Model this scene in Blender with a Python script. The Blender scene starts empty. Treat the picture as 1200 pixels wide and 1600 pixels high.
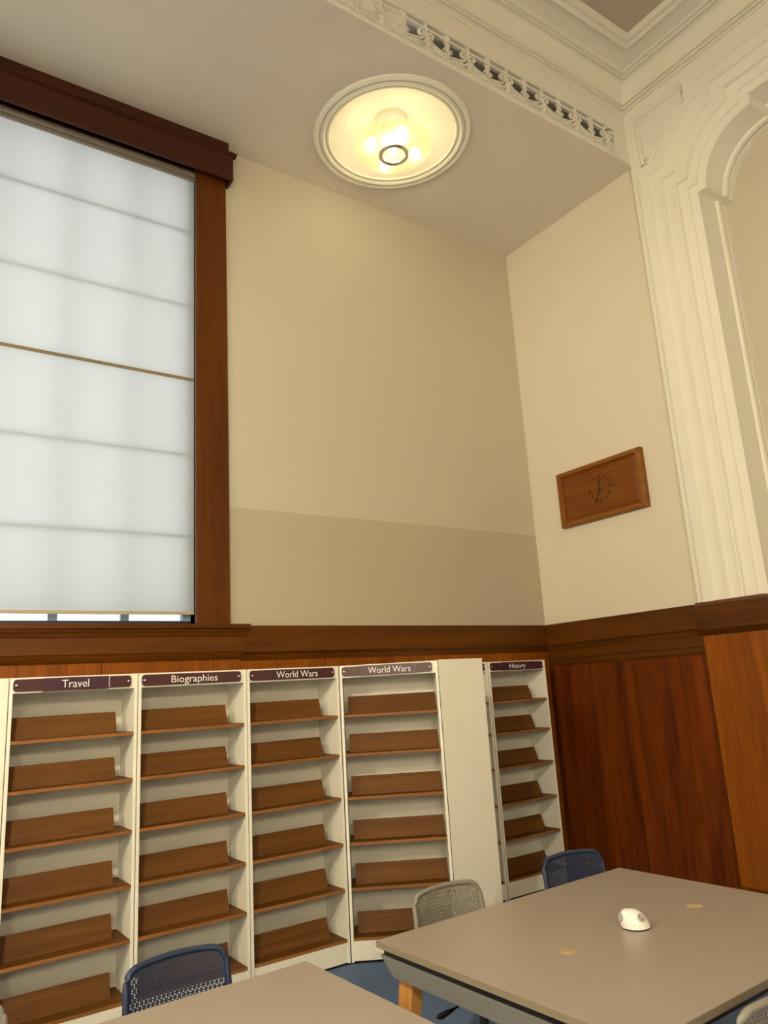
import bpy, bmesh, math, random
from mathutils import Vector, Matrix

random.seed(7)
S = bpy.context.scene
COL = S.collection
PI = math.pi

# ------------------------------------------------------------------ camera
CAM = Vector((-5.5925, -5.2463, 1.72))
R_ = Vector((0.82235086, -0.56600362, -0.05812896))
U_ = Vector((-0.08416993, -0.22205401, 0.97139458))
F_ = Vector((0.56272062, 0.79393446, 0.23024679))
cd = bpy.data.cameras.new('camera')
cam = bpy.data.objects.new('camera', cd); COL.objects.link(cam)
cd.sensor_fit = 'AUTO'; cd.sensor_width = 36; cd.lens = 26.346
cd.clip_start = 0.05; cd.clip_end = 200
m = Matrix.Identity(4)
for i in range(3):
    m[i][0] = R_[i]; m[i][1] = U_[i]; m[i][2] = -F_[i]; m[i][3] = CAM[i]
cam.matrix_world = m
S.camera = cam

# ------------------------------------------------------------------ world, exposure
w = bpy.data.worlds.new('overcast_sky'); S.world = w; w.use_nodes = True
bg = w.node_tree.nodes['Background']
bg.inputs[0].default_value = (0.91, 0.96, 1.0, 1); bg.inputs[1].default_value = 1.5
S.view_settings.view_transform = 'Standard'
S.view_settings.look = 'None'
S.view_settings.exposure = 0.08
S.view_settings.gamma = 1.0
S.view_settings.use_curve_mapping = False
LAMP_COL = (1.0, 0.885, 0.635)
BULB_E = 23.0
HALL_FILL_E = 1330.0

# ------------------------------------------------------------------ materials
def lin(r, g, b):
    f = lambda c: (c / 12.92) if c <= .04045 else ((c + .055) / 1.055) ** 2.4
    return (f(r / 255), f(g / 255), f(b / 255), 1)

def newmat(name):
    mt = bpy.data.materials.new(name); mt.use_nodes = True
    nt = mt.node_tree
    return mt, nt, nt.nodes['Principled BSDF']

def N(nt, typ, **kw):
    n = nt.nodes.new(typ)
    for k, v in kw.items(): setattr(n, k, v)
    return n

def paint(name, col, rough=.6, var=.05, scale=3.0, bump=.05, bscale=60):
    mt, nt, b = newmat(name)
    tc = N(nt, 'ShaderNodeTexCoord')
    no = N(nt, 'ShaderNodeTexNoise'); no.inputs['Scale'].default_value = scale; no.inputs['Detail'].default_value = 4
    nt.links.new(tc.outputs['Object'], no.inputs['Vector'])
    mx = N(nt, 'ShaderNodeMix', data_type='RGBA')
    mx.inputs[6].default_value = tuple(c * (1 - var) for c in col[:3]) + (1,)
    mx.inputs[7].default_value = tuple(min(1, c * (1 + var)) for c in col[:3]) + (1,)
    nt.links.new(no.outputs['Fac'], mx.inputs[0]); nt.links.new(mx.outputs[2], b.inputs['Base Color'])
    b.inputs['Roughness'].default_value = rough
    if bump:
        n2 = N(nt, 'ShaderNodeTexNoise'); n2.inputs['Scale'].default_value = bscale; n2.inputs['Detail'].default_value = 3
        nt.links.new(tc.outputs['Object'], n2.inputs['Vector'])
        bp = N(nt, 'ShaderNodeBump'); bp.inputs['Strength'].default_value = bump; bp.inputs['Distance'].default_value = .01
        nt.links.new(n2.outputs['Fac'], bp.inputs['Height']); nt.links.new(bp.outputs['Normal'], b.inputs['Normal'])
    return mt

def wood(name, c1, c2, axis='Z', rough=.4, scale=1.0, streak=9.0, coat=0.0, spec=.22):
    """grain runs along axis"""
    mt, nt, b = newmat(name)
    tc = N(nt, 'ShaderNodeTexCoord'); mp = N(nt, 'ShaderNodeMapping')
    sc = [streak * scale] * 3; sc['XYZ'.index(axis)] = .55 * scale
    mp.inputs['Scale'].default_value = sc
    oi = N(nt, 'ShaderNodeObjectInfo'); vm = N(nt, 'ShaderNodeVectorMath', operation='SCALE')
    cx = N(nt, 'ShaderNodeCombineXYZ')
    for k in range(3): nt.links.new(oi.outputs['Random'], cx.inputs[k])
    nt.links.new(cx.outputs[0], vm.inputs[0]); vm.inputs['Scale'].default_value = 7.3
    ad = N(nt, 'ShaderNodeVectorMath', operation='ADD')
    nt.links.new(tc.outputs['Object'], ad.inputs[0]); nt.links.new(vm.outputs[0], ad.inputs[1])
    nt.links.new(ad.outputs[0], mp.inputs['Vector'])
    n1 = N(nt, 'ShaderNodeTexNoise'); n1.inputs['Scale'].default_value = 1.0; n1.inputs['Detail'].default_value = 6
    n1.inputs['Roughness'].default_value = .62; n1.inputs['Distortion'].default_value = .7
    nt.links.new(mp.outputs[0], n1.inputs['Vector'])
    n2 = N(nt, 'ShaderNodeTexNoise'); n2.inputs['Scale'].default_value = 7.0; n2.inputs['Detail'].default_value = 3
    nt.links.new(mp.outputs[0], n2.inputs['Vector'])
    mm = N(nt, 'ShaderNodeMath', operation='MULTIPLY_ADD'); mm.inputs[1].default_value = .35
    nt.links.new(n2.outputs['Fac'], mm.inputs[0]); nt.links.new(n1.outputs['Fac'], mm.inputs[2])
    cr = N(nt, 'ShaderNodeValToRGB')
    cr.color_ramp.elements[0].position = .42; cr.color_ramp.elements[0].color = c1
    cr.color_ramp.elements[1].position = .88; cr.color_ramp.elements[1].color = c2
    nt.links.new(mm.outputs[0], cr.inputs[0]); nt.links.new(cr.outputs[0], b.inputs['Base Color'])
    b.inputs['Roughness'].default_value = rough
    b.inputs['Coat Weight'].default_value = coat; b.inputs['Specular IOR Level'].default_value = spec
    bp = N(nt, 'ShaderNodeBump'); bp.inputs['Strength'].default_value = .06; bp.inputs['Distance'].default_value = .005
    nt.links.new(mm.outputs[0], bp.inputs['Height']); nt.links.new(bp.outputs['Normal'], b.inputs['Normal'])
    return mt

def plain(name, col, rough=.5, metal=0.0, coat=0.0):
    mt = paint(name, col, rough, .03, 8.0, 0)
    b = mt.node_tree.nodes['Principled BSDF']
    b.inputs['Metallic'].default_value = metal; b.inputs['Coat Weight'].default_value = coat
    return mt

def emit(name, col, e):
    mt, nt, b = newmat(name)
    b.inputs['Base Color'].default_value = (*col, 1)
    b.inputs['Emission Color'].default_value = (*col, 1); b.inputs['Emission Strength'].default_value = e
    return mt

M = {}
M['wall'] = paint('cream_wall_paint', (.745, .675, .555, 1), .55, .03, 2.0, .08, 45)
# back wall: cream above, greyer touch-up coat below a straight cut line (paint, not light)
mt, nt, b = newmat('two_tone_wall_paint')
tc = N(nt, 'ShaderNodeTexCoord'); sx = N(nt, 'ShaderNodeSeparateXYZ'); nt.links.new(tc.outputs['Object'], sx.inputs[0])
gt = N(nt, 'ShaderNodeMath', operation='GREATER_THAN'); gt.inputs[1].default_value = 3.157
nt.links.new(sx.outputs['Z'], gt.inputs[0])
mx = N(nt, 'ShaderNodeMix', data_type='RGBA'); mx.inputs[6].default_value = (.475, .415, .305, 1); mx.inputs[7].default_value = (.565, .508, .40, 1)
nt.links.new(gt.outputs[0], mx.inputs[0]); nt.links.new(mx.outputs[2], b.inputs['Base Color']); b.inputs['Roughness'].default_value = .5
no = N(nt, 'ShaderNodeTexNoise'); no.inputs['Scale'].default_value = 45; nt.links.new(tc.outputs['Object'], no.inputs['Vector'])
bp = N(nt, 'ShaderNodeBump'); bp.inputs['Strength'].default_value = .08; bp.inputs['Distance'].default_value = .01
nt.links.new(no.outputs['Fac'], bp.inputs['Height']); nt.links.new(bp.outputs['Normal'], b.inputs['Normal'])
M['wall2'] = mt
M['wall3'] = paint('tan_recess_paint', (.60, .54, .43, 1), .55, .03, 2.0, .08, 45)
M['ceil'] = paint('ceiling_paint', (.76, .69, .60, 1), .7, .03, 2, .06)
M['coffer'] = paint('coffer_paint', (.50, .42, .35, 1), .7, .03, 2, .04)
M['white'] = paint('white_plaster_paint', (.86, .82, .72, 1), .5, .02, 4, .03)
M['panelwood'] = wood('red_brown_panel_wood', lin(58.1, 20.5, 1.8), lin(120.6, 54.9, 7.9), 'Z', .42, 1.0, 7)
M['orangewood'] = wood('orange_brown_wood', lin(107.5, 51.1, 3.4), lin(148.5, 81.9, 11.6), 'Z', .45, 1.0, 8)
M['railx'] = wood('rail_wood_x', lin(67.4, 31.8, 1.3), lin(98.5, 54.7, 4.8), 'X', .42, 1.0, 9)
M['raily'] = wood('rail_wood_y', lin(67.4, 31.8, 1.3), lin(98.5, 54.7, 4.8), 'Y', .42, 1.0, 9)
M['casing'] = wood('window_casing_wood', lin(70.9, 33.3, 2.4), lin(98.4, 51.9, 7.0), 'Z', .42, 1.0, 9)
M['pelmet'] = wood('dark_pelmet_wood', lin(46.6, 18.7, 8.5), lin(73.7, 35.9, 19.0), 'X', .45, 1.0, 8)
M['shelf'] = wood('shelf_veneer', lin(83.2, 47.9, 12.5), lin(110.4, 71.6, 27.0), 'X', .6, 1.0, 16)
M['edge'] = wood('light_edge_band', lin(124, 78, 36), lin(160, 106, 56), 'X', .5, 1.0, 14)
M['legwood'] = wood('oak_leg', lin(176, 118, 56), lin(206, 150, 84), 'Z', .45, 1.0, 12)
M['clockwood'] = wood('clock_oak', lin(112.2, 63.0, 18.8), lin(149.9, 94.4, 37.9), 'Y', .4, 1.0, 11)
M['clockpanel'] = wood('clock_burr', lin(106.0, 56.7, 15.1), lin(129.4, 75.8, 24.7), 'Y', .4, 3.0, 2)
M['laminate'] = plain('cream_laminate', (.90, .87, .76, 1), .45)
M['laminback'] = plain('grey_back_board', (.74, .71, .63, 1), .55)
M['plum'] = plain('plum_sign_plate', lin(74, 40, 46), .22)
M['plum2'] = plain('purple_sign_sticker', lin(66, 36, 50), .28)
M['letter'] = plain('white_lettering', (.85, .83, .80, 1), .5)
M['chrome'] = plain('chrome', (.75, .73, .70, 1), .2, 1.0)
M['table'] = paint('greige_table_laminate', lin(157.2, 144.6, 132.6), .36, .04, 1.5, .015, 300)
M['tableedge'] = plain('grey_table_edge', lin(138, 126, 108), .5)
M['beam'] = plain('grey_metal_beam', lin(116, 115, 112), .45)
M['cover'] = wood('tan_cork_cover', lin(158, 134, 98), lin(190, 166, 126), 'X', .7, 2.0, 8)
M['black'] = plain('black_plastic', (.012, .012, .013, 1), .4)
M['dark'] = plain('dark_void', (.01, .009, .008, 1), .9)
M['bluechair'] = plain('navy_plastic', lin(36, 48, 76), .42)
M['greychair'] = plain('grey_plastic', lin(134, 128, 118), .42)
M['navyseat'] = paint('dark_seat_fabric', (.02, .022, .03, 1), .85, .2, 90, .1, 300)
M['dome'] = plain('white_gloss_plastic', (.86, .85, .82, 1), .18, 0, .3)
M['socket'] = plain('grey_socket', (.42, .41, .41, 1), .35)
M['red'] = plain('red_dot', (.6, .04, .05, 1), .4)
M['sash'] = plain('blue_grey_window_paint', (.30, .42, .58, 1), .5)
M['sashdark'] = plain('dark_window_rail', (.02, .02, .025, 1), .5)
M['alu'] = plain('grey_aluminium', lin(150, 140, 126), .4, .3)
M['hem'] = plain('beige_hem', lin(176, 164, 140), .7)
M['seam'] = plain('brown_seam_tape', lin(128, 112, 84), .8)
M['ink'] = plain('dark_clock_ink', lin(62, 30, 14), .5)

# carpet
mt, nt, b = newmat('blue_carpet')
tc = N(nt, 'ShaderNodeTexCoord'); n1 = N(nt, 'ShaderNodeTexNoise'); n1.inputs['Scale'].default_value = 130; n1.inputs['Detail'].default_value = 5
nt.links.new(tc.outputs['Object'], n1.inputs['Vector'])
cr = N(nt, 'ShaderNodeValToRGB'); cr.color_ramp.elements[0].position = .3; cr.color_ramp.elements[1].position = .72
cr.color_ramp.elements[0].color = lin(52, 72, 112); cr.color_ramp.elements[1].color = lin(120, 146, 186)
nt.links.new(n1.outputs['Fac'], cr.inputs[0]); nt.links.new(cr.outputs[0], b.inputs['Base Color'])
b.inputs['Roughness'].default_value = .95
bp = N(nt, 'ShaderNodeBump'); bp.inputs['Strength'].default_value = .5; bp.inputs['Distance'].default_value = .01
nt.links.new(n1.outputs['Fac'], bp.inputs['Height']); nt.links.new(bp.outputs['Normal'], b.inputs['Normal'])
M['carpet'] = mt

# blind fabric: light passes through diffusely
mt, nt, b = newmat('blind_fabric')
out = nt.nodes['Material Output']
tr = N(nt, 'ShaderNodeBsdfTranslucent'); tr.inputs[0].default_value = (.72, .72, .70, 1)
df = N(nt, 'ShaderNodeBsdfDiffuse'); df.inputs[0].default_value = (.62, .61, .58, 1)
tc = N(nt, 'ShaderNodeTexCoord'); no = N(nt, 'ShaderNodeTexNoise'); no.inputs['Scale'].default_value = 220
nt.links.new(tc.outputs['Object'], no.inputs['Vector'])
mr = N(nt, 'ShaderNodeMapRange'); mr.inputs[3].default_value = .64; mr.inputs[4].default_value = .72
nt.links.new(no.outputs['Fac'], mr.inputs[0])
ms = N(nt, 'ShaderNodeMixShader'); nt.links.new(mr.outputs[0], ms.inputs[0])
nt.links.new(tr.outputs[0], ms.inputs[2]); nt.links.new(df.outputs[0], ms.inputs[1]); nt.links.new(ms.outputs[0], out.inputs[0])
M['blind'] = mt

# window glass, lamp glass
mt, nt, b = newmat('window_glass'); out = nt.nodes['Material Output']
tp = N(nt, 'ShaderNodeBsdfTransparent'); tp.inputs[0].default_value = (.95, .97, .97, 1)
gl = N(nt, 'ShaderNodeBsdfGlossy'); gl.inputs['Roughness'].default_value = .05
ms = N(nt, 'ShaderNodeMixShader'); ms.inputs[0].default_value = .06
nt.links.new(tp.outputs[0], ms.inputs[1]); nt.links.new(gl.outputs[0], ms.inputs[2]); nt.links.new(ms.outputs[0], out.inputs[0])
M['glass'] = mt
mt, nt, b = newmat('frosted_lamp_glass'); out = nt.nodes['Material Output']
tp = N(nt, 'ShaderNodeBsdfTransparent'); tp.inputs[0].default_value = (.80, .76, .60, 1)
tl = N(nt, 'ShaderNodeBsdfTranslucent'); tl.inputs[0].default_value = (.8, .76, .6, 1)
em = N(nt, 'ShaderNodeEmission'); em.inputs[0].default_value = (1, .84, .48, 1); em.inputs[1].default_value = .14
ms = N(nt, 'ShaderNodeMixShader'); ms.inputs[0].default_value = .15
nt.links.new(tp.outputs[0], ms.inputs[1]); nt.links.new(tl.outputs[0], ms.inputs[2])
ad = N(nt, 'ShaderNodeAddShader'); nt.links.new(ms.outputs[0], ad.inputs[0]); nt.links.new(em.outputs[0], ad.inputs[1])
nt.links.new(ad.outputs[0], out.inputs[0])
M['lampglass'] = mt
M['bulb'] = emit('lit_bulb', LAMP_COL, BULB_E)
M['lens'] = emit('lit_lens', (1, .9, .62), 3.0)
M['fillglobe'] = emit('added_hall_globe', LAMP_COL, HALL_FILL_E)

# ------------------------------------------------------------------ mesh helpers
class MB:
    def __init__(s): s.v = []; s.f = []
    def add(s, vs, fs):
        o = len(s.v); s.v += [tuple(p) for p in vs]; s.f += [tuple(i + o for i in f) for f in fs]; return s
    def box(s, x0, x1, y0, y1, z0, z1):
        x0, x1 = sorted((x0, x1)); y0, y1 = sorted((y0, y1)); z0, z1 = sorted((z0, z1))
        return s.add([(x0, y0, z0), (x1, y0, z0), (x1, y1, z0), (x0, y1, z0), (x0, y0, z1), (x1, y0, z1), (x1, y1, z1), (x0, y1, z1)],
                     [(0, 3, 2, 1), (4, 5, 6, 7), (0, 1, 5, 4), (1, 2, 6, 5), (2, 3, 7, 6), (3, 0, 4, 7)])
    def prism(s, poly, axis, a, b):
        """poly 2D (ccw) extruded along axis: x->(y,z), y->(x,z), z->(x,y)"""
        def P(p, t):
            return (t, p[0], p[1]) if axis == 'x' else (p[0], t, p[1]) if axis == 'y' else (p[0], p[1], t)
        n = len(poly)
        return s.add([P(p, a) for p in poly] + [P(p, b) for p in poly],
                     [tuple(range(n))[::-1], tuple(range(n, 2 * n))] + [(i, (i + 1) % n, n + (i + 1) % n, n + i) for i in range(n)])
    def hexa(s, bot, top):
        return s.add(list(bot) + list(top), [(3, 2, 1, 0), (4, 5, 6, 7), (0, 1, 5, 4), (1, 2, 6, 5), (2, 3, 7, 6), (3, 0, 4, 7)])
    def lathe(s, prof, c=(0, 0, 0), n=48, closed_ends=False):
        vs = []
        for r, z in prof:
            for k in range(n):
                a = 2 * PI * k / n; vs.append((c[0] + r * math.cos(a), c[1] + r * math.sin(a), c[2] + z))
        fs = []
        for j in range(len(prof) - 1):
            for k in range(n):
                fs.append((j * n + k, j * n + (k + 1) % n, (j + 1) * n + (k + 1) % n, (j + 1) * n + k))
        if closed_ends:
            fs.append(tuple(range(n))[::-1]); fs.append(tuple((len(prof) - 1) * n + k for k in range(n)))
        return s.add(vs, fs)
    def tube(s, pts, rad, n=8, closed=False, flat=None):
        """round tube along 3D pts; flat=(axis vector, factor) squashes the section along that axis"""
        P = [Vector(p) for p in pts]; L = len(P); vs = []
        for i, p in enumerate(P):
            a = P[(i - 1) % L] if (closed or i > 0) else P[i]; b_ = P[(i + 1) % L] if (closed or i < L - 1) else P[i]
            t = (b_ - a).normalized()
            ref = Vector((0, 0, 1)) if abs(t.z) < .9 else Vector((0, 1, 0))
            if flat is not None: ref = Vector(flat[0])
            u = t.cross(ref).normalized(); v_ = u.cross(t).normalized()
            r = rad[i] if isinstance(rad, (list, tuple)) else rad
            fv = flat[1] if flat is not None else 1
            for k in range(n):
                q = 2 * PI * k / n; vs.append(p + u * r * math.cos(q) + v_ * r * fv * math.sin(q))
        fs = []
        for i in range(L if closed else L - 1):
            j = (i + 1) % L
            for k in range(n): fs.append((i * n + k, i * n + (k + 1) % n, j * n + (k + 1) % n, j * n + k))
        if not closed: fs += [tuple(range(n))[::-1], tuple((L - 1) * n + k for k in range(n))]
        return s.add(vs, fs)
    def mesh(s, name):
        me = bpy.data.meshes.new(name); me.from_pydata(s.v, [], s.f)
        bm = bmesh.new(); bm.from_mesh(me); bmesh.ops.recalc_face_normals(bm, faces=bm.faces); bm.to_mesh(me); bm.free()
        return me
    def build(s, name, mat, parent=None, smooth=False, bevel=0, seg=2, me=None):
        me = s.mesh(name); me.materials.append(mat)
        if smooth:
            me.polygons.foreach_set('use_smooth', [True] * len(me.polygons))
            try: me.set_sharp_from_angle(angle=math.radians(smooth if smooth is not True else 40))
            except Exception: pass
        o = bpy.data.objects.new(name, me); COL.objects.link(o)
        if parent is not None: o.parent = parent
        if bevel:
            md = o.modifiers.new('bevel', 'BEVEL'); md.width = bevel; md.segments = seg; md.limit_method = 'ANGLE'
        return o

def tag(o, label, cat, group=None, kind=None):
    o['label'] = label; o['category'] = cat
    if group: o['group'] = group
    if kind: o['kind'] = kind
    return o
def empty(name, loc=(0, 0, 0), rz=0.0):
    o = bpy.data.objects.new(name, None); COL.objects.link(o); o.location = loc; o.rotation_euler = (0, 0, rz); o.empty_display_size = .1
    return o
def struct(o, label, cat):
    return tag(o, label, cat, kind='structure')
def copy_tree(o, parent=None):
    c = o.copy(); COL.objects.link(c); c.parent = parent
    for ch in list(o.children): copy_tree(ch, c)
    return c

ZC = 6.335           # low alcove ceiling
YB = -1.72           # bulkhead plane
XL, YF = -11.0, -11.0
ZT = 7.135           # hall ceiling
WX0, WX1, WZ0, WZ1 = -6.42, -3.60, 2.25, 6.03   # window opening

# ------------------------------------------------------------------ shell
struct(MB().box(XL, .6, YF, .4, -.06, 0).build('floor', M['carpet']), 'mottled blue carpet floor under the tables', 'floor')
wb = MB()
wb.box(XL, WX0, 0, .3, 0, ZC + .2).box(WX1, 0, 0, .3, 0, ZC + .2).box(WX0, WX1, 0, .3, 0, WZ0).box(WX0, WX1, 0, .3, WZ1, ZC + .2)
wall_back = struct(wb.build('wall_back', M['wall2']), 'cream back wall with a darker painted band above the wooden rail', 'wall')
wall_right = struct(MB().box(0, .2, -1.8, .3, 0, ZC).build('wall_right', M['wall']), 'cream right wall of the alcove with the wooden clock', 'wall')
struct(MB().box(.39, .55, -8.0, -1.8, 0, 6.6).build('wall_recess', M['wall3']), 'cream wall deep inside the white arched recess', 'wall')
struct(MB().box(XL - .2, XL, YF, .3, 0, ZT + .1).build('wall_left', M['wall']), 'cream left wall of the hall outside the photograph', 'wall')
struct(MB().box(XL, .6, YF - .2, YF, 0, ZT + .1).build('wall_front', M['wall']), 'cream wall of the hall behind the viewer', 'wall')
struct(MB().box(-.05, .4, YF, -7.5, 0, 7.0).build('wall_side', M['wall']), 'cream side wall beyond the white arch', 'wall')

# low ceiling with a round hole for the lamp medallion
LX, LY = -2.18, -.89
cb = MB(); hr = .60; q = .78; n = 64
YS = YB + .004
cb.box(XL, LX - q, YS, 0, ZC, ZC + .03).box(LX + q, 0, YS, 0, ZC, ZC + .03)
cb.box(LX - q, LX + q, LY + q, 0, ZC, ZC + .03).box(LX - q, LX + q, YS, LY - q, ZC, ZC + .03)
vs = []
for k in range(n):
    a = 2 * PI * k / n; c_, s_ = math.cos(a), math.sin(a); t = q / max(abs(c_), abs(s_))
    vs += [(LX + hr * c_, LY + hr * s_, ZC), (LX + t * c_, LY + t * s_, ZC)]
cb.add(vs, [(2 * k, 2 * k + 1, (2 * k + 3) % (2 * n), (2 * k + 2) % (2 * n)) for k in range(n)])
struct(cb.build('ceiling', M['ceil']), 'plain low alcove ceiling around the round lamp rose', 'ceiling')

# bulkhead face with the grille opening
GX0, GX1, GZ0, GZ1 = -9.0, -.245, 6.375, 6.625
bh = MB()
bh.box(XL, -.0, YB, YB + .14, GZ1, 6.98).box(XL, -.0, YB, YB + .14, ZC + .0005, GZ0)
bh.box(GX1, -.0, YB, YB + .14, GZ0, GZ1).box(XL, GX0, YB, YB + .14, GZ0, GZ1)
bh.box(XL, -.055, YB - .012, YB, 6.845, 6.91)
wall_bulk = struct(bh.build('wall_bulkhead', M['white']), 'white bulkhead over the alcove holding the scroll grille', 'wall')
MB().box(-2.66, GX1 + .02, YB + .145, YB + .155, GZ0 - .03, GZ1 + .03).build('duct_void', M['dark'], wall_bulk)
MB().box(GX0, -2.66, YB + .018, YB + .03, GZ0, GZ1).build('blanking_plate', M['white'], wall_bulk)
fr = MB()
for (z0, z1) in ((GZ0 - .012, GZ0), (GZ1, GZ1 + .012)): fr.box(GX0, GX1 + .012, YB - .01, YB, z0, z1)
fr.box(GX1, GX1 + .012, YB - .01, YB, GZ0, GZ1)
fr.build('grille_frame', M['white'], wall_bulk)

# hall ceiling: border, bead, coffer field, cornice (mitred in the corner)
def corner_sweep(mb, prof, x0=-.05, y0=YB, xe=XL, ye=YF):
    vs = []
    for p, z in prof:
        vs += [(xe, y0 - p, z), (x0 - p, y0 - p, z), (x0 - p, ye, z)]
    fs = []
    for j in range(len(prof) - 1):
        for k in range(2): fs.append((3 * j + k, 3 * j + k + 1, 3 * j + 4 + k, 3 * j + 3 + k))
    mb.add(vs, fs)
cor = MB()
prof = [(0, 6.870), (.022, 6.870), (.022, 6.893), (.012, 6.896), (.012, 6.900), (.036, 6.902), (.036, 6.922), (.026, 6.925), (.026, 6.930), (.050, 6.934), (.05, 6.955)]
for k in range(1, 9):
    a = k / 8 * PI / 2
    prof.append((.05 + .085 * (1 - math.cos(a)), 6.955 + .14 * math.sin(a)))
prof += [(.128, 7.095), (.128, 7.10), (.156, 7.096), (.156, 7.112), (.15, 7.116), (.15, 7.122), (.178, 7.122), (.19, 7.130), (.20, 7.134)]
corner_sweep(cor, prof)
struct(cor.build('trim_1', M['white'], smooth=18), 'white plaster cornice running round the hall ceiling corner', 'cornice')
ct = MB(); corner_sweep(ct, [(-.1, ZT), (.375, ZT)])
hall_ceil = struct(ct.build('ceiling_hall', M['white']), 'white coffered hall ceiling high above the grille', 'ceiling')
bd = MB(); corner_sweep(bd, [(.36, ZT + .01), (.36, ZT - .012), (.375, ZT - .026), (.392, ZT - .02), (.395, ZT - .004), (.42, ZT + .002), (.43, ZT - .012), (.446, ZT - .008), (.452, ZT + .012), (.455, ZT + .05)])
bd.build('coffer_bead', M['white'], hall_ceil, smooth=25)
MB().box(XL, -.49, YF, YB - .44, ZT + .045, ZT + .08).build('coffer_field', M['coffer'], hall_ceil)

# ------------------------------------------------------------------ arch on the right: swept frame with shouldered corner
AC, AZ, AR, SH = -2.84, 5.69, .47, .08
AM = -4.65    # mid line of the opening
def arch_path(r, nseg=20):
    yv = AC + r + SH; zs = AZ + (r - AR)
    a0 = math.asin((r - AR) / r) if r > AR else 0.0
    a1 = PI / 2 - a0
    pts = [(yv, 2.12), (yv, zs)]
    for k in range(nseg + 1):
        a = a0 + (a1 - a0) * k / nseg; pts.append((AC + r * math.cos(a), AZ + r * math.sin(a)))
    pts.append((pts[-1][0], AZ + r + .10)); pts.append((AM, AZ + r + .10))
    return pts
def outer_path(nseg=20):
    y1, z1 = YB, 6.93; pts = [(y1, 2.12), (y1, 6.14)]
    a0 = math.radians(30); a1 = math.radians(60)
    for k in range(nseg + 1):
        a = a0 + (a1 - a0) * k / nseg
        t = min((y1 - AC) / math.cos(a), (z1 - AZ) / math.sin(a)); pts.append((AC + t * math.cos(a), AZ + t * math.sin(a)))
    pts.append((-2.36, z1)); pts.append((AM, z1)); return pts
st = [('o', 0.0), ('o', -.05), (.97, -.05), (.962, -.078), (.875, -.078), (.862, -.063), (.775, -.061), (.768, -.074), (.748, -.074), (.742, -.060),
      (.655, -.058), (.648, -.070), (.630, -.068), (.622, -.046), (.545, -.044), (.538, -.030), (.47, -.028), (.47, .235), (.452, .245), (.446, .27), (.452, .295), (.47, .30), (.47, .33), (.455, .335), (.455, .40)]
paths = []
for r, x in st:
    x = -.05 + (x + .05) * 1.5 if (r != 'o' and x < 0) else x
    p = outer_path() if r == 'o' else arch_path(max(r, AR) if r >= AR else r)
    if r != 'o' and r < AR:
        p = [(y - (AR - r) if i < 2 else y, z) for i, (y, z) in enumerate(arch_path(AR))]
        p2 = []
        for i, (y, z) in enumerate(arch_path(AR)):
            if i < 2: p2.append((y - (AR - r), z))
            elif i > len(p) - 3: p2.append((y, z - (AR - r)))
            else:
                d_ = Vector((y - AC, z - AZ)); d_ = d_ * (r / AR); p2.append((AC + d_[0], AZ + d_[1]))
        p = p2
    full = p + [(2 * AM - y, z) for (y, z) in reversed(p[:-1])]
    paths.append([(x, y, z) for y, z in full])
ar = MB(); L = len(paths[0]); vs = [v for p in paths for v in p]
ar.add(vs, [(j * L + i, j * L + i + 1, (j + 1) * L + i + 1, (j + 1) * L + i) for j in range(len(paths) - 1) for i in range(L - 1)])
arch = struct(ar.build('trim_2', M['white'], smooth=18), 'white moulded arch surround with shouldered corner above the wooden pilaster base', 'arch')
# spandrel bead
def rr(r, a): return (AC + r * math.cos(a), AZ + r * math.sin(a))
for off, rad in ((0, .018), (.038, .010)):
    tri = [(-1.845 - off, 6.725 - off), (-1.845 - off, 6.235 + off), (-1.90 - off * .6, 6.235 + off)]
    tri += [rr(1.05 + off, math.radians(a)) for a in range(33, 63, 4)]
    tri += [(-2.335 + off * .4, 6.725 - off)]
    MB().tube([(-.052, y, z) for y, z in tri], rad, 6, True).build('spandrel_moulding', M['white'], arch, smooth=True)

# ------------------------------------------------------------------ wood on the back wall
YR = -.06
t1 = MB(); t1.prism([(0.005, 2.035), (YR + .012, 2.035), (YR, 2.05), (YR, 2.236), (YR + .008, 2.243), (0.005, 2.243)], 'x', -3.255, -.0)
t1.prism([(0.005, 1.985), (-.018, 1.985), (-.035, 2.02), (-.040, 2.035), (.005, 2.035)], 'x', -3.26, 0)
struct(t1.build('trim_3', M['railx'], bevel=.002), 'brown wooden dado rail along the back wall above the bookcases', 'rail')
t2 = MB(); xs0, xs1 = -7.2, -3.22
t2.prism([(.13, 2.215), (-.115, 2.215), (-.12, 2.222), (-.12, 2.243), (-.115, 2.25), (.13, 2.25)], 'x', xs0, xs1)
t2.prism([(0, 2.165), (-.075, 2.165), (-.085, 2.185), (-.10, 2.205), (-.10, 2.215), (0, 2.215)], 'x', xs0 + .02, xs1 - .02)
t2.prism([(0, 2.055), (-.068, 2.055), (-.068, 2.165), (0, 2.165)], 'x', xs0 + .03, xs1 - .035)
t2.prism([(0, 2.005), (-.035, 2.005), (-.05, 2.03), (-.06, 2.055), (0, 2.055)], 'x', xs0 + .03, xs1 - .035)
struct(t2.build('trim_4', M['railx'], bevel=.0015), 'moulded brown wooden window sill and apron under the blind', 'sill')
bx = [0.0, -.62, -1.55, -2.533, -2.677, -3.467, -4.25, -5.05, -5.85, -6.65, -7.45]
for a, c in zip(bx[:-1], bx[1:]):
    MB().box(c + .002, a - .002, -.018, .002, .1, 2.03).build('panel_board', M['orangewood'], wall_back, bevel=.002)
struct(MB().box(-9, 0, -.03, 0, 0, .1).build('baseboard_back', M['railx'], bevel=.003), 'brown wooden skirting along the back wall behind the bookcases', 'skirting')

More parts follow.
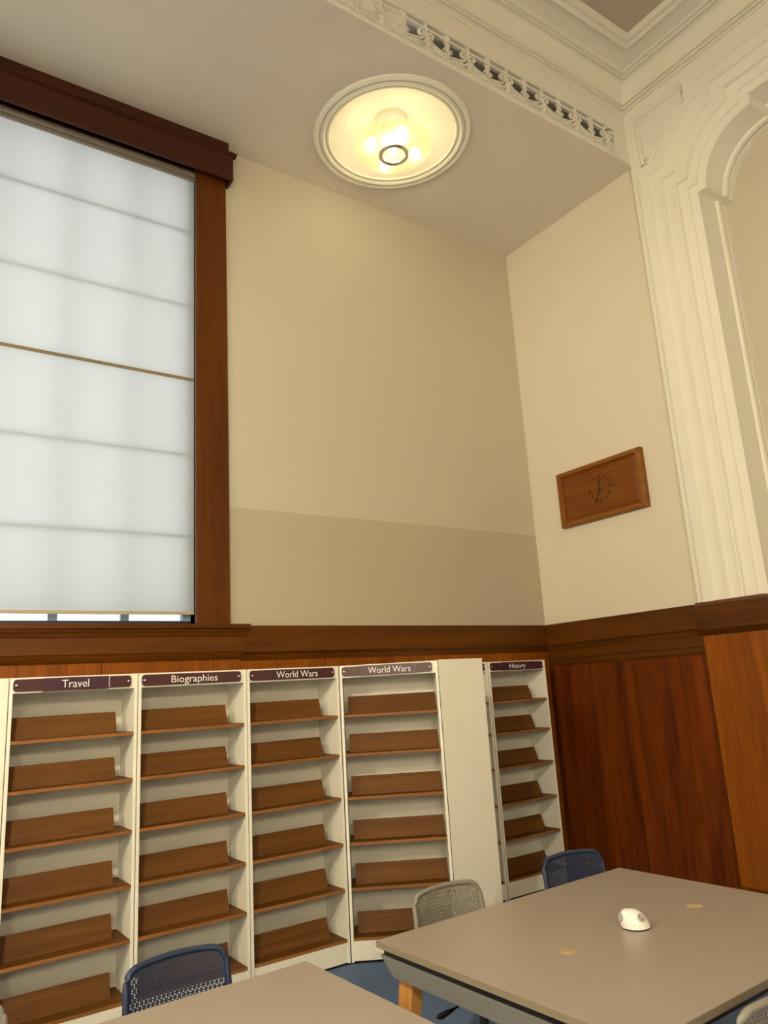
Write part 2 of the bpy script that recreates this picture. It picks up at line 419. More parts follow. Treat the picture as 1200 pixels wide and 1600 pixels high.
# ------------------------------------------------------------------ wood on the right wall
t3 = MB(); t3.prism([(.005, 2.035), (YR + .012, 2.035), (YR, 2.05), (YR, 2.236), (YR + .008, 2.243), (.005, 2.243)], 'y', -1.75, -.0)
t3.prism([(.005, 1.99), (-.03, 1.99), (-.042, 2.035), (.005, 2.035)], 'y', -1.75, -.0)
struct(t3.build('trim_5', M['raily'], bevel=.002), 'brown wooden dado rail along the right wall under the clock', 'rail')
by = [-.075, -.485, -.885, -1.325, -1.74]
for a, c in zip(by[:-1], by[1:]):
    MB().box(-.012, .004, c + .0025, a - .0025, .1, 1.845).build('panel_board', M['panelwood'], wall_right, bevel=.0015)
MB().box(-.026, .004, -.075, 0.0, .1, 1.845).build('panel_stile', M['panelwood'], wall_right, bevel=.003)
MB().prism([(.004, 1.845), (-.016, 1.845), (-.026, 1.865), (-.026, 1.905), (.004, 1.905)], 'y', -1.74, 0).build('panel_rail', M['raily'], wall_right)
MB().box(-.034, .004, -1.74, 0, 1.907, 1.99).build('panel_rail', M['raily'], wall_right, bevel=.002)
struct(MB().prism([(.0, 0), (-.035, 0), (-.035, .085), (-.022, .1), (0, .1)], 'y', -1.73, 0).build('baseboard_right', M['raily']), 'brown wooden skirting at the foot of the right wall', 'skirting')
# pilaster base
pb = empty('pilaster_base', (0, -1.73, 0))
tag(pb, 'orange-brown wooden pilaster base with projecting cap under the white arch', 'pilaster', kind='structure')
MB().box(-.07, .38, -.55, 0, .15, 2.03).build('shaft', M['orangewood'], pb, bevel=.003)
MB().box(-.09, .38, -.57, .02, 0, .15).build('plinth', M['raily'], pb, bevel=.004)
cp = MB().box(-.13, .385, -.59, .0, 2.03, 2.215)
cp.build('cap', M['raily'], pb, bevel=.003)
MB().hexa([(-.135, -.595, 2.215), (.385, -.595, 2.215), (.385, .005, 2.215), (-.135, .005, 2.215)],
          [(-.09, -.56, 2.25), (.385, -.56, 2.25), (.385, 0.005, 2.25), (-.09, 0.005, 2.25)]).build('cap_top', M['raily'], pb)
MB().prism([(-.07, 1.985), (-.125, 2.03), (-.07, 2.03)], 'y', -.57, -.0).build('cap_moulding', M['raily'], pb)
MB().box(.37, .392, -6.9, -2.28, 0.0, 2.2).build('recess_wainscot', M['orangewood'], bpy.data.objects['wall_recess'])

# ------------------------------------------------------------------ window
win = empty('window_1', (0, 0, 0)); struct(win, 'tall paned window glowing behind the white roller blind', 'window')
def wpart(name, mb, mat, **k): return mb.build(name, mat, win, **k)
wpart('casing', MB().box(-3.60, -3.345, -.035, .0, 2.25, 6.06).box(-3.60, -3.57, 0, .15, 2.25, 6.03), M['casing'], bevel=.002)
wpart('casing', MB().box(-6.675, -6.42, -.035, .0, 2.25, 6.06).box(-6.45, -6.42, 0, .15, 2.25, 6.03), M['casing'], bevel=.002)
wpart('head', MB().box(-6.42, -3.60, 0, .16, 6.0, 6.06), M['casing'])
wpart('sash_rail', MB().box(-6.42, -3.60, .10, .16, 2.25, 2.292), M['sashdark'])
vx = [-3.60, -4.06, -4.535, -5.01, -5.485, -5.96, -6.42]; hz = [2.292, 2.905, 3.535, 4.155, 4.78, 5.445, 6.0]
for x in vx[1:-1]: wpart('mullion', MB().box(x - .028, x + .028, .145, .175, 2.29, 6.0), M['sash'])
wpart('jamb_stile', MB().box(-3.66, -3.60, .095, .15, 2.29, 6.0), M['sash']); wpart('jamb_stile', MB().box(-6.42, -6.36, .095, .15, 2.29, 6.0), M['sash'])
for z in hz[1:-1]: wpart('glazing_bar', MB().box(-6.42, -3.60, .030, .052, z - .007, z + .007), M['sash'])
for a, c in zip(vx[1:], vx[:-1]):
    for z0, z1 in zip(hz[:-1], hz[1:]):
        wpart('pane', MB().box(a + .02, c - .02, .120, .124, z0 + .0, z1 - .02), M['glass'])
# blind
bl = empty('roller_blind', (-5.0, .05, 2.33)); tag(bl, 'translucent white roller blind pulled down over the tall window', 'blind')
def sub(mb, x, y, z):
    mb.v = [(a - x, b_ - y, c - z) for a, b_, c in mb.v]; return mb
bb = MB(); nz = 12
bb.add([(-6.41, .02, 2.35), (-3.603, .02, 2.35), (-3.603, .02, 6.0), (-6.41, .02, 6.0)], [(0, 1, 2, 3)])
sub(bb, -5, .05, 2.33).build('fabric', M['blind'], bl)
sub(MB().box(-6.41, -3.606, .012, .024, 2.328, 2.350), -5, .05, 2.33).build('hem_bar', M['hem'], bl)
sub(MB().box(-6.41, -3.606, .0155, .019, 4.143, 4.168), -5, .05, 2.33).build('seam_strip', M['seam'], bl)
sub(MB().box(-6.415, -3.603, -.02, .045, 5.955, 6.0), -5, .05, 2.33).build('head_rail', M['alu'], bl, bevel=.004)
sub(MB().box(-6.415, -3.603, -.005, .012, 5.925, 5.945), -5, .05, 2.33).build('guide_strip', M['alu'], bl)
# pelmet
pe = empty('window_pelmet', (-5.0, 0, 5.96)); tag(pe, 'dark brown wooden pelmet box above the blind against the ceiling', 'pelmet')
sub(MB().box(-6.70, -3.315, -.13, -.105, 5.965, 6.19), -5, 0, 5.96).build('front_board', M['pelmet'], pe, bevel=.002)
sub(MB().prism([(-.13, 6.19), (-.155, 6.205), (-.155, 6.218), (-.10, 6.225), (-.10, 6.19)], 'x', -6.72, -3.29), -5, 0, 5.96).build('top_lip', M['pelmet'], pe)
sub(MB().box(-6.66, -3.345, -.105, 0, 6.19, ZC), -5, 0, 5.96).build('top_board', M['pelmet'], pe)
for x in (-3.315, -6.70): sub(MB().box(x, x - .02 if x > -5 else x + .02, -.105, 0, 5.965, 6.19), -5, 0, 5.96).build('end_board', M['pelmet'], pe)

# ------------------------------------------------------------------ scroll grille
def grille_mesh():
    P = .4175; h = GZ1 - GZ0; g = MB()
    F = ((0, 1, 0), 1.6)
    def band(pts, r):
        g.tube([(x, 0, z) for x, z in pts], r, 6, False, F)
    def bez(p0, p1, p2, p3, n=9):
        o = []
        for i in range(n):
            t = i / (n - 1); u = 1 - t
            o.append(tuple(u**3 * p0[c] + 3 * u * u * t * p1[c] + 3 * u * t * t * p2[c] + t**3 * p3[c] for c in (0, 1)))
        return o
    g.box(0, P, -.014, .010, h - .052, h - .030)      # bar below the top slots
    g.box(0, P, -.014, .010, .018, .032)              # bar above the bottom slots
    A = P * .28; B = P * .78
    g.prism([(A - .040, 0), (A + .040, 0), (A + .026, .03), (A + .011, .09), (A + .008, .16), (A + .014, h - .04), (A + .014, h), (A - .014, h), (A - .014, h - .04), (A - .008, .16), (A - .011, .09), (A - .026, .03)], 'y', -.014, .010)
    g.tube([(A, -.014, .02), (A, -.022, .10), (A, -.014, .18)], [.012, .007, .003], 6)
    for k in (-1, 1): g.tube([(A + k * .024, -.012, .012), (A + k * .010, -.016, .10)], [.008, .003], 6)
    g.prism([(B - .022, 0), (B + .022, 0), (B + .008, .03), (B + .006, .12), (B + .020, .150), (B + .010, .170), (B + .026, .19), (B + .026, h), (B - .026, h), (B - .026, .19), (B - .010, .170), (B - .020, .150), (B - .006, .12), (B - .008, .03)], 'y', -.012, .010)
    for z, r in ((.06, .007), (.10, .009), (.142, .012), (.185, .012)): g.tube([(B, -.010, z - r), (B, -.024, z), (B, -.010, z + r)], [.002, r, .002], 6)
    for s_ in (1, -1):
        reach = (B - A) if s_ == 1 else P - (B - A)
        def X(pts): return pts if s_ == 1 else [(2 * A - x, z) for x, z in pts]
        # volute beside the leaf, its arm sweeping down to the foot of the rosette post
        cx_, cz_ = A + .046, .158
        vol = []
        for i in range(15):
            a = PI - i / 14 * PI * 1.8; rr_ = .033 - .018 * i / 14
            vol.append((cx_ + rr_ * math.cos(a), cz_ + rr_ * math.sin(a)))
        arm = bez((cx_ - .033, .156), (cx_ - .030, .100), (A + .085, .085), (A + reach - .006, .062))
        band(X(list(reversed(vol)) + arm[1:]), .0098)
        band(X(bez((A + .012, .10), (A + .020, .055), (A + .07, .052), (A + reach * .9, .034))), .0125)
        # small curl by the rosette post
        sv = [(A + reach - .026 + .015 * math.cos(a), .108 + .019 * math.sin(a)) for a in [-PI * .35 + i * PI * 1.45 / 8 for i in range(9)]]
        band(X(sv), .0078)
        for i in range(4):
            x_ = A + .050 + i * .020; z_ = .088 - i * .007
            g.tube([(X([(x_, 0)])[0][0], 0, z_ - .004), (X([(x_ + .005, 0)])[0][0], 0, z_ + .012)], [.010, .003], 5)
    return g.mesh('grille_module'), P
gm, GP = grille_mesh(); gm.materials.append(M['white'])
gm_end = gm.copy()
bm = bmesh.new(); bm.from_mesh(gm_end)
bmesh.ops.bisect_plane(bm, geom=bm.verts[:] + bm.edges[:] + bm.faces[:], plane_co=(.217, 0, 0), plane_no=(1, 0, 0), clear_outer=True)
bm.to_mesh(gm_end); bm.free()
gr = empty('scroll_grille', (-2.66, YB + .012, GZ0)); tag(gr, 'white ornamental scroll grille with dark openings below the hall cornice', 'grille')
x = GX1 - .217
k = 0
while x > -6.0:
    o = bpy.data.objects.new('grille_module', gm_end if k == 0 else gm); COL.objects.link(o); o.parent = gr
    o.location = (x + 2.66, 0, 0); x -= GP; k += 1

# ------------------------------------------------------------------ lamp
rose = MB().lathe([(.675, 0.002), (.672, -.014), (.655, -.026), (.635, -.024), (.628, -.010), (.618, -.008), (.610, -.024), (.596, -.030), (.582, -.022), (.576, -.006), (.566, -.004), (.560, -.014), (.548, -.014), (.540, .004), (.50, .035), (.42, .085), (.30, .13), (.15, .158), (.0001, .165)], (0, 0, 0), 96)
ro = rose.build('ceiling_rose', M['white'], smooth=25); ro.location = (LX, LY, ZC)
tag(ro, 'round white moulded ceiling rose recessed around the lamp', 'ceiling rose')
lp = empty('ceiling_lamp', (LX, LY, ZC + .163)); tag(lp, 'lit saucer-shaped frosted glass ceiling lamp in the round rose', 'lamp')
zo = -.163
MB().lathe([(.0001, 0), (.145, 0), (.145, -.03), (.138, -.05), (.138, -.19), (.12, -.20), (.0001, -.20)], (0, 0, 0), 48).build('collar', M['white'], lp, smooth=35)
pf = [(.333 * math.cos(a), zo - .11 + (.06 if a > 0 else .08) * math.sin(a)) for a in [PI / 2 * .80 - i * (PI / 2 * .80 + PI / 2 * .78) / 22 for i in range(23)]]
MB().lathe(pf, (0, 0, 0), 64).build('glass_saucer', M['lampglass'], lp, smooth=60)
rg = [(.112 + .019 * math.cos(a), zo - .187 + .013 * math.sin(a)) for a in [2 * PI * i / 10 for i in range(11)]]
MB().lathe(rg, (0, 0, 0), 48).build('ring', M['chrome'], lp, smooth=60)
MB().lathe([(.098, zo - .185), (.07, zo - .195), (.0001, zo - .198)], (0, 0, 0), 32).build('lens', M['lampglass'], lp, smooth=60)
def sphere(r, n=16, mth=10):
    return [(max(.0001, r * math.sin(PI * i / mth)), r * math.cos(PI * i / mth)) for i in range(mth + 1)]
for k in range(4):
    a = PI / 4 + .55 + k * PI / 2
    MB().lathe(sphere(.045), (.20 * math.cos(a), .20 * math.sin(a), zo - .115), 20).build('bulb', M['bulb'], lp, smooth=80)
MB().lathe(sphere(.036), (0, 0, zo - .14), 20).build('bulb', M['bulb'], lp, smooth=80)

# added hall pendants: unseen, assumed sources that fill the hall with light
PZ = 3.75
def pendant(x, y, label):
    p = empty('added_hall_pendant', (x, y, PZ)); tag(p, label, 'lamp', 'added hall fill lamps')
    MB().lathe(sphere(.08), (0, 0, 0), 32).build('globe', M['fillglobe'], p, smooth=80)
    MB().lathe([(.36, .13), (.355, .14), (.30, .20), (.18, .25), (.05, .28), (.03, .32), (.0001, .32)], (0, 0, 0), 40).lathe([(.36, .13), (.30, .188), (.18, .24), (.03, .262)], (0, 0, 0), 40).build('shade', M['white'], p, smooth=60)  # shade added to keep the fill light off the upper hall
    MB().lathe([(.012, .12), (.012, ZT + .045 - PZ)], (0, 0, 0), 10).build('rod', M['chrome'], p, smooth=80)
    MB().lathe([(.09, ZT + .045 - PZ), (.08, ZT + .0 - PZ), (.012, ZT - .02 - PZ)], (0, 0, 0), 24).build('canopy', M['chrome'], p, smooth=80)
for px_, py_, nm_ in ((-6.1, -3.9, 'above the near tables'), (-9.4, -3.0, 'at the far left'),
                      (-6.1, -8.8, 'behind the viewer'), (-8.6, -10.2, 'in the far left corner')):
    pendant(px_, py_, 'added unseen globe pendant with a white shade hanging %s' % nm_)

# ------------------------------------------------------------------ clock
ck = empty('wall_clock', (0, -.88, 3.41)); tag(ck, 'oblong wooden wall clock with dark numerals and hands on the right wall', 'clock')
cy0, cy1, cz0, cz1 = .475, -.505, -.27, .27
def ring_prism(o, i, x0, x1):
    mb = MB(); vs = [(x0, y, z) for y, z in o] + [(x1, y, z) for y, z in i]
    return mb.add(vs, [(k, (k + 1) % 4, 4 + (k + 1) % 4, 4 + k) for k in range(4)])
def rect(mg): return [(cy0 - mg, cz0 + mg), (cy1 + mg, cz0 + mg), (cy1 + mg, cz1 - mg), (cy0 - mg, cz1 - mg)]
frs = [(rect(0), 0.0), (rect(0), -.055), (rect(.012), -.068), (rect(.042), -.068), (rect(.05), -.050), (rect(.055), -.042)]
for side in range(4):
    mb = MB(); a, c = side, (side + 1) % 4
    for (o1, xa), (o2, xb) in zip(frs[:-1], frs[1:]):
        mb.add([(xa, *o1[a]), (xa, *o1[c]), (xb, *o2[c]), (xb, *o2[a])], [(0, 1, 2, 3)])
    mb.build('frame_side', M['clockwood'], ck)
mb = MB(); o1, o2, o3 = rect(.053), rect(.085), rect(.10)
mb.add([(-.040, *p) for p in o1] + [(-.052, *p) for p in o2], [(k, (k + 1) % 4, 4 + (k + 1) % 4, 4 + k) for k in range(4)] + [(4, 5, 6, 7)])
mb.build('panel', M['clockpanel'], ck)
def text_mesh(txt, w_, h_, mat, name, ext=.0015):
    cu = bpy.data.curves.new(name, 'FONT'); cu.body = txt; cu.extrude = ext; cu.resolution_u = 3
    cu.align_x = 'CENTER'; cu.align_y = 'CENTER'
    tmp = bpy.data.objects.new('tmp', cu); COL.objects.link(tmp)
    dg = bpy.context.evaluated_depsgraph_get(); dg.update()
    me = bpy.data.meshes.new_from_object(tmp.evaluated_get(dg)); bpy.data.objects.remove(tmp); bpy.data.curves.remove(cu)
    xs = [v.co.x for v in me.vertices]; ys = [v.co.y for v in me.vertices]
    sx_ = w_ / (max(xs) - min(xs)); sy_ = h_ / (max(ys) - min(ys)); cx_, cy_ = (max(xs) + min(xs)) / 2, (max(ys) + min(ys)) / 2
    for v in me.vertices: v.co.x = (v.co.x - cx_) * sx_; v.co.y = (v.co.y - cy_) * sy_
    me.name = name; me.materials.clear(); me.materials.append(mat); return me
rom = ['XII', 'I', 'II', 'III', 'IIII', 'V', 'VI', 'VII', 'VIII', 'IX', 'X', 'XI']
ccy, ccz = -.028, .006
for i, t in enumerate(rom):
    a = i * PI / 6; wd = {1: .010, 2: .022, 3: .032, 4: .034}[len(t)]
    me = text_mesh(t, wd, .026, M['ink'], 'numeral')
    o = bpy.data.objects.new('numeral', me); COL.objects.link(o); o.parent = ck
    o.location = (-.053, ccy - .118 * math.sin(a), ccz + .118 * math.cos(a)); o.rotation_euler = (PI / 2, 0, -PI / 2)
def hand(name, ang, ln, wdt):
    mb = MB(); s_, c_ = math.sin(ang), math.cos(ang)
    def Q(u, v): return (ccy - (u * c_ + v * s_), ccz + (v * c_ - u * s_))
    mb.prism([Q(-wdt * .5, 0), Q(-wdt, ln * .55), Q(0, ln), Q(wdt, ln * .55), Q(wdt * .5, 0)], 'x', -.060, -.056).build(name, M['ink'], ck)
hand('hour_hand', math.radians(1), .085, .006); hand('minute_hand', math.radians(207), .132, .0045)
MB().prism([(ccy + .009 * math.cos(i * PI / 5), ccz + .009 * math.sin(i * PI / 5)) for i in range(10)], 'x', -.062, -.050).build('hub', M['ink'], ck)

# ------------------------------------------------------------------ bookcases
BW, BH, BD = .702, 1.90, .285
SHZ = [1.565, 1.305, 1.023, .735, .455, .155]
def rounded_rect(x0, x1, z0, z1, r, n=5):
    pts = []
    for cx_, cz_, a0 in ((x1 - r, z0 + r, -PI / 2), (x1 - r, z1 - r, 0), (x0 + r, z1 - r, PI / 2), (x0 + r, z0 + r, PI)):
        for i in range(n + 1):
            a = a0 + i * PI / 2 / n; pts.append((cx_ + r * math.cos(a), cz_ + r * math.sin(a)))
    return pts
def bookcase(label, loc, rz, text=None, tw=.3, tx=.345, sticker=None, thgt=.044, gap=.006, rest=(.024, .092)):
    b_ = empty('bookcase', loc, rz); tag(b_, label, 'bookcase', 'white empty bookcases')
    g = gap; W = BW
    MB().box(g / 2, .021, 0, BD, .012, BH).build('side_panel', M['laminate'], b_, bevel=.0015)
    MB().box(W - .021, W - g / 2, 0, BD, .012, BH).build('side_panel', M['laminate'], b_, bevel=.0015)
    MB().box(.021, W - .021, BD - .012, BD - .002, .13, BH - .02).build('back_panel', M['laminback'], b_)
    MB().box(.021, W - .021, .014, BD - .012, BH - .02, BH).build('top_panel', M['laminate'], b_)
    MB().box(.021, W - .021, .002, .014, 1.816, BH).build('header', M['laminate'], b_, bevel=.001)
    MB().box(.021, W - .021, .004, .02, .018, .136).build('plinth', M['laminate'], b_, bevel=.001)
    MB().box(.012, W - .012, .02, BD - .01, 0.0, .018).build('base', M['dark'], b_)  # near-black block paints in the kick shadow under the plinth
    for z in SHZ:
        s_ = MB().box(.022, W - .022, .003, BD - .014, z - .019, z).build('shelf', M['shelf'], b_, bevel=.002)
        MB().box(.0225, W - .0225, .0015, .0032, z - .0185, z - .0005).build('edge_band', M['edge'], s_)
        MB().prism([(.098, z), (.108, z), (.152, z + .118), (.142, z + .121)], 'x', rest[0], W - rest[1]).build('book_rest', M['shelf'], s_, bevel=.001)
    sp = MB().prism(rounded_rect(.020, W - .044, 1.825, 1.891, .018), 'y', -.008, -.001).build('sign_plate', M['plum'], b_)
    for x_ in (.036, W - .060):
        MB().tube([(x_, -.004, 1.858), (x_, -.013, 1.858), (x_, -.015, 1.858)], [.0075, .0075, .004], 12).build('screw', M['chrome'], sp, smooth=40)
    if sticker:
        MB().box(sticker[0], sticker[1], -.0095, -.008, sticker[2] if len(sticker) > 2 else 1.823, 1.893).build('sticker', M['plum2'], sp)
        MB().box(sticker[1] + .001, sticker[1] + .004, -.0092, -.008, 1.83, 1.888).build('sticker_edge', M['letter'], sp) if len(sticker) > 3 else None
    if text:
        me = text_mesh(text, tw, thgt, M['letter'], 'lettering', .0008)
        o = bpy.data.objects.new('lettering', me); COL.objects.link(o); o.parent = sp
        o.location = (tx, -.0105, 1.858 - (.006 if text in ('Biographies', 'History') else 0)); o.rotation_euler = (PI / 2, 0, 0)
    return b_
BY = -.621
bookcase('white bookcase with brown shelves and a sign reading Travel', (-4.892, BY, 0), 0, 'Travel', .147, .343, (.17, .528, 1.820, 1))
bookcase('white bookcase with brown shelves and a sign reading Biographies', (-4.190, BY, 0), 0, 'Biographies', .298, .348, None, .056)
bookcase('white bookcase with a World Wars sign beside the Biographies bookcase', (-3.488, BY, 0), 0, 'World Wars', .314, .367)
bookcase('angled white bookcase with a World Wars sign beside the plain white cabinet', (-2.786, BY, 0), math.radians(-33.48), 'World Wars', .300, .356, (.150, .545), rest=(.050, .026))
bookcase('narrow-looking white bookcase with a History sign in the corner', (-1.100, -.3215, 0), 0, 'History', .195, .342, (.15, .55), .052, rest=(.024, .105))
bookcase('white bookcase mostly hidden behind the plain white cabinet', (-1.806, -.3215, 0), 0)
# plain filler cabinets closing the row
fc = empty('filler_cabinet', (-2.178, -1.012, 0)); tag(fc, 'tall plain white cabinet between the angled bookcase and the History bookcase', 'cabinet')
MB().prism([(-.0225, 0), (.393, 0), (.393, .018), (-.0105, .018)], 'z', .012, 1.905).build('front_panel', M['laminate'], fc, bevel=.001)
MB().prism([(.02, .019), (.39, .019), (.39, .24), (.185, .24)], 'z', .0, 1.90).build('body', M['laminate'], fc)
fc = empty('filler_cabinet', (-5.32, BY, 0)); tag(fc, 'tall plain white cabinet cut off at the left edge beside the Travel bookcase', 'cabinet')
MB().box(.0, .426, 0, .018, .012, 1.9).build('front_panel', M['laminate'], fc, bevel=.0015)
MB().box(.003, .423, .019, .28, 0, 1.895).build('body', M['laminate'], fc)

# ------------------------------------------------------------------ tables
def table(label, corner, rz, sx_, sy_, covers=()):
    """corner = back-left corner at local (0,0); x to the right, y runs to -sy_"""
    t = empty('work_table', (corner[0], corner[1], 0), rz); tag(t, label, 'table', 'grey-brown work tables')
    tp_ = MB().box(0, sx_, -sy_, 0, .717, .74).build('tabletop', M['tableedge'], t)
    MB().box(.0008, sx_ - .0008, -sy_ + .0008, -.0008, .739, .7412).build('top_surface', M['table'], tp_)
    MB().box(.016, sx_ - .016, -sy_ + .03, -.03, .686, .717).build('gap_shadow', M['black'], t)  # black filler puts the shadow gap under the tabletop into the colour
    for x0 in (.008, sx_ - .048):
        MB().prism([(-.012, .692), (-.095, .628), (-sy_ + .095, .628), (-sy_ + .012, .692)], 'x', x0, x0 + .04).build('apron_beam', M['beam'], t, bevel=.002)
    for y0 in (-.16, -sy_ + .12):
        MB().box(.062, sx_ - .062, y0, y0 + .04, .635, .69).build('cross_beam', M['beam'], t, bevel=.002)
    for ix in (0, 1):
        for iy in (0, 1):
            ox = .06 if ix == 0 else sx_ - .06; oy = -.145 if iy == 0 else -sy_ + .145
            ex = -1 if ix == 0 else 1; ey = 1 if iy == 0 else -1
            def sq(cx_, cy_, hx, hy, z): return [(cx_ - hx, cy_ - hy, z), (cx_ + hx, cy_ - hy, z), (cx_ + hx, cy_ + hy, z), (cx_ - hx, cy_ + hy, z)]
            MB().hexa(sq(ox + ex * .04, oy + ey * .085, .022, .022, 0), sq(ox, oy, .03, .042, .628)).build('leg', M['legwood'], t, bevel=.004)
    for cx_, cy_ in covers:
        o = MB().lathe([(.0001, .0), (.034, .0), (.034, .0025), (.030, .004), (.0001, .004)], (0, 0, 0), 28).build('cable_cover', M['cover'], t, smooth=30)
        o.location = (cx_, cy_, .7405)
    return t
RT = math.radians(1.6)
table('large grey-brown work table carrying the white power dome', (-3.778, -2.452, 0), RT, 1.57, 1.26, ((.425, -.63), (1.222, -.65)))
table('near grey-brown work table cut off at the bottom edge', (-4.098 - 1.6 * math.cos(RT), -2.456 - 1.6 * math.sin(RT), 0), RT, 1.60, 1.26, ())

# power dome
pd = empty('power_dome', (-2.945, -3.075, .7416), math.radians(-38)); pd.scale = (.84, .84, .80); tag(pd, 'small white power socket dome standing on the large table', 'power socket')
d = MB(); nl, na = 12, 32; vs = []
for j in range(nl + 1):
    t = j / nl * PI / 2
    for k in range(na):
        a = 2 * PI * k / na
        r = math.cos(t) ** .75 if t < PI / 2 - 1e-6 else 0.0
        x_, y_, z_ = .068 * r * math.cos(a), .068 * r * math.sin(a), .006 + .080 * math.sin(t)
        vs.append((x_ - .022 * (z_ / .086) ** 1.3, y_, z_))
d.add(vs, [(j * na + k, j * na + (k + 1) % na, (j + 1) * na + (k + 1) % na, (j + 1) * na + k) for j in range(nl) for k in range(na)])
d.build('shell', M['dome'], pd, smooth=60)
MB().lathe([(.0001, 0), (.066, 0), (.067, .006), (.0001, .006)], (0, 0, 0), 32).build('foot', M['dark'], pd)
def disc_on(cx_, nrm, r, mat, name, parent, off=.0, n=20):
    c = Vector(cx_); nv = Vector(nrm).normalized(); u = nv.cross(Vector((0, 0, 1))).normalized(); v_ = nv.cross(u)
    mb = MB(); top = [c + nv * (.003 + off) + (u * math.cos(2 * PI * i / n) + v_ * math.sin(2 * PI * i / n)) * r for i in range(n)]
    bot = [p - nv * .012 for p in top]
    mb.add(top + bot, [tuple(range(n)), tuple(range(n, 2 * n))[::-1]] + [(i, (i + 1) % n, n + (i + 1) % n, n + i) for i in range(n)])
    return mb.build(name, mat, parent)
def shell_pt(a, t):
    r = math.cos(t) ** .75; z_ = .006 + .080 * math.sin(t)
    return Vector((.068 * r * math.cos(a) - .022 * (z_ / .086) ** 1.3, .068 * r * math.sin(a), z_))
def socket_at(adeg, tdeg, holes):
    a, t = math.radians(adeg), math.radians(tdeg); c = shell_pt(a, t)
    nv = (shell_pt(a + .05, t) - shell_pt(a - .05, t)).cross(shell_pt(a, t + .05) - shell_pt(a, t - .05)).normalized()
    sk = disc_on(c, nv, .019, M['socket'], 'socket', pd, .0015)
    u = nv.cross(Vector((0, 0, 1))).normalized(); v_ = nv.cross(u)
    for du, dv, mt_ in holes: disc_on(c + u * du + v_ * dv, nv, .0036, mt_, 'socket_hole', sk, .0022, 8)
socket_at(-58, 38, ((.008, -.009, M['black']), (-.009, .006, M['red']), (.004, .009, M['black'])))
socket_at(192, 34, ())

# ------------------------------------------------------------------ chairs
def back_surf(x_, z_):
    """chair back, z_ from 0 (bottom) to .36 (top): leans back and is hollow towards the sitter"""
    t = z_ / .36
    return Vector((x_, .185 + .055 * t ** 1.4 - .55 * x_ * x_ + .0, .45 + z_))
BHZ = .345
def half_w(z_): return .222 - .018 * (z_ / BHZ)
def top_z(x_): return BHZ - .40 * x_ * x_
def sdf(x_, z_):
    hw = half_w(z_); r = .055; tz = top_z(x_)
    qx = abs(x_) - (hw - r); qz = abs(z_ - tz / 2) - (tz / 2 - r)
    return math.hypot(max(qx, 0), max(qz, 0)) + min(max(qx, qz), 0) - r
def chair_meshes():
    pit = .0172; rowh = pit * .866; g = MB(); sol = MB()
    nr = int(BHZ / rowh) + 1; nc = int(.46 / pit) + 2
    for j in range(nr):
        z0, z1 = j * rowh, (j + 1) * rowh
        for i in range(-nc, nc):
            o0 = (j % 2) * pit / 2; o1 = ((j + 1) % 2) * pit / 2
            b0 = i * pit + o0
            if j % 2 == 0: tris = [((b0, z0), (b0 + pit, z0), (b0 + pit / 2, z1)), ((b0 + pit / 2, z1), (b0 + pit, z0), (b0 + 1.5 * pit, z1))]
            else: tris = [((b0, z0), (b0 + pit, z0), (b0 + pit / 2, z1)), ((b0 + pit / 2, z1), (b0 + pit, z0), (b0 + 1.5 * pit, z1))]
            for t in tris:
                cx_ = sum(p[0] for p in t) / 3; cz_ = sum(p[1] for p in t) / 3; s_ = sdf(cx_, cz_)
                if s_ > -.009: continue
                if s_ > -.030: g.add([back_surf(*p) for p in t], [(0, 1, 2)])
                else:
                    inn = [(cx_ + (p[0] - cx_) * .62, cz_ + (p[1] - cz_) * .62) for p in t]
                    g.add([back_surf(*p) for p in t] + [back_surf(*p) for p in inn], [(0, 1, 4, 3), (1, 2, 5, 4), (2, 0, 3, 5)])
    me = bpy.data.meshes.new('back_mesh'); me.from_pydata(g.v, [], g.f)
    bm = bmesh.new(); bm.from_mesh(me); bmesh.ops.remove_doubles(bm, verts=bm.verts, dist=1e-5); bm.to_mesh(me); bm.free()
    # rim: trace the outline
    pts = []
    for k in range(96):
        a = 2 * PI * k / 96; lo, hi = 0, .4
        for _ in range(30):
            mid = (lo + hi) / 2
            if sdf(mid * math.cos(a), BHZ / 2 + mid * math.sin(a)) > -.011: hi = mid
            else: lo = mid
        pts.append(back_surf(lo * math.cos(a), BHZ / 2 + lo * math.sin(a)))
    rim = MB().tube(pts, .0125, 8, True)
    return me, rim
back_me, rim_mb = chair_meshes()
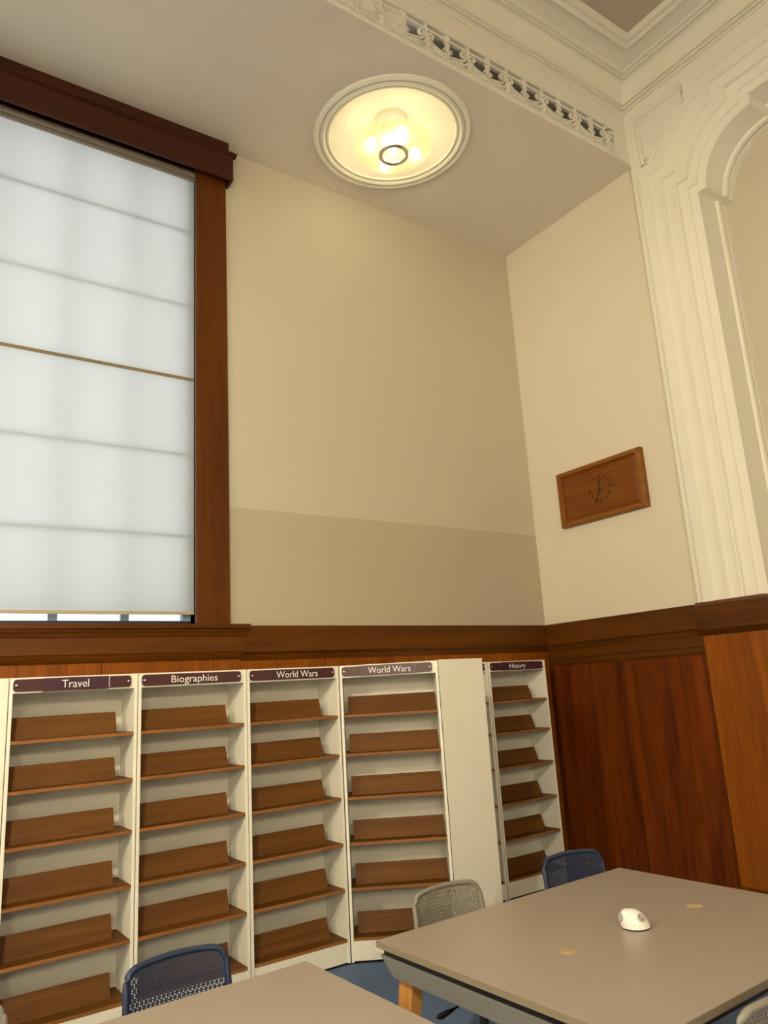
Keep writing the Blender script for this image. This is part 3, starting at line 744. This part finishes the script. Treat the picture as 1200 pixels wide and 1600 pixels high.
def make_chair(mat, seatmat):
    c = empty('swivel_chair')
    me = back_me.copy(); me.materials.clear(); me.materials.append(mat)
    o = bpy.data.objects.new('backrest', me); COL.objects.link(o); o.parent = c
    sd = o.modifiers.new('thick', 'SOLIDIFY'); sd.thickness = .006; sd.offset = 0
    r = MB(); r.v = list(rim_mb.v); r.f = list(rim_mb.f); r.build('backrest_rim', mat, o, smooth=80)
    # seat: rounded pad
    sh = rounded_rect(-.235, .235, -.25, .20, .09, 6)
    def ring(sc, z): return [(x_ * sc, (y_ + .025) * sc - .025, z) for x_, y_ in sh]
    n_ = len(sh); st_ = MB(); rings = [ring(.90, .415), ring(.985, .425), ring(1, .440), ring(.985, .458), ring(.90, .470), ring(.6, .472)]
    st_.add([p for rg_ in rings for p in rg_], [(j * n_ + k, j * n_ + (k + 1) % n_, (j + 1) * n_ + (k + 1) % n_, (j + 1) * n_ + k) for j in range(5) for k in range(n_)] + [tuple(range(n_))[::-1], tuple(5 * n_ + k for k in range(n_))])
    st_.build('seat', seatmat, c, smooth=50)
    MB().box(-.09, .09, -.12, .12, .375, .416).build('tilt_mechanism', M['black'], c, bevel=.012)
    for s_ in (-1, 1):
        MB().tube([(s_ * .07, .10, .40), (s_ * .10, .19, .40), (s_ * .13, .222, .44), (s_ * .15, .205, .52), (s_ * .155, .212, .60)], [.014, .015, .014, .012, .008], 8).build('back_support', M['black'], c, smooth=60)
    MB().lathe([(.0001, .10), (.030, .10), (.030, .235), (.024, .24), (.020, .25), (.020, .38), (.0001, .38)], (0, 0, 0), 20).build('gas_lift', M['black'], c, smooth=35)
    MB().tube([(-.08, -.03, .395), (-.20, -.055, .385), (-.245, -.065, .385), (-.30, -.08, .385), (-.315, -.083, .385)], [.006, .007, .017, .019, .008], 8, False, ((0, 0, 1), .5)).build('lever', M['black'], c, smooth=60)
    for k in range(5):
        a = 2 * PI * k / 5 + .3
        lg = MB().tube([(.02 * math.cos(a), .02 * math.sin(a), .125), (.16 * math.cos(a), .16 * math.sin(a), .105), (.29 * math.cos(a), .29 * math.sin(a), .080)], [.028, .022, .016], 8).build('base_leg', M['black'], c, smooth=60)
        cc = Vector((.285 * math.cos(a), .285 * math.sin(a), .031)); tv = Vector((-math.sin(a), math.cos(a), 0))
        MB().tube([cc - tv * .024, cc - tv * .022, cc + tv * .022, cc + tv * .024], [.022, .030, .030, .022], 14).tube([cc, cc + Vector((0, 0, .05))], .008, 8).build('castor', M['black'], lg, smooth=40)
    return c
blue = make_chair(M['bluechair'], M['navyseat']); grey = make_chair(M['greychair'], M['navyseat'])
used = {}
def place(src, x_, y_, rz, label):
    c = src if src.name not in used else copy_tree(src)
    used[src.name] = 1
    c.location = (x_, y_, 0); c.rotation_euler = (0, 0, rz)
    tag(c, label, 'chair', 'perforated swivel chairs'); return c
place(grey, -3.172, -2.365, math.radians(-1), 'grey perforated swivel chair behind the large table beside the plain white cabinet')
place(blue, -2.300, -2.345, math.radians(-9), 'navy perforated swivel chair behind the large table in front of the History bookcase')
place(blue, -4.485, -2.370, math.radians(2), 'navy perforated swivel chair behind the near table')
place(grey, -5.292, -2.370, math.radians(-2), 'grey swivel chair barely showing at the bottom left corner')
place(grey, -3.255, -3.615, math.radians(178), 'grey perforated swivel chair seen from behind at the bottom right corner')
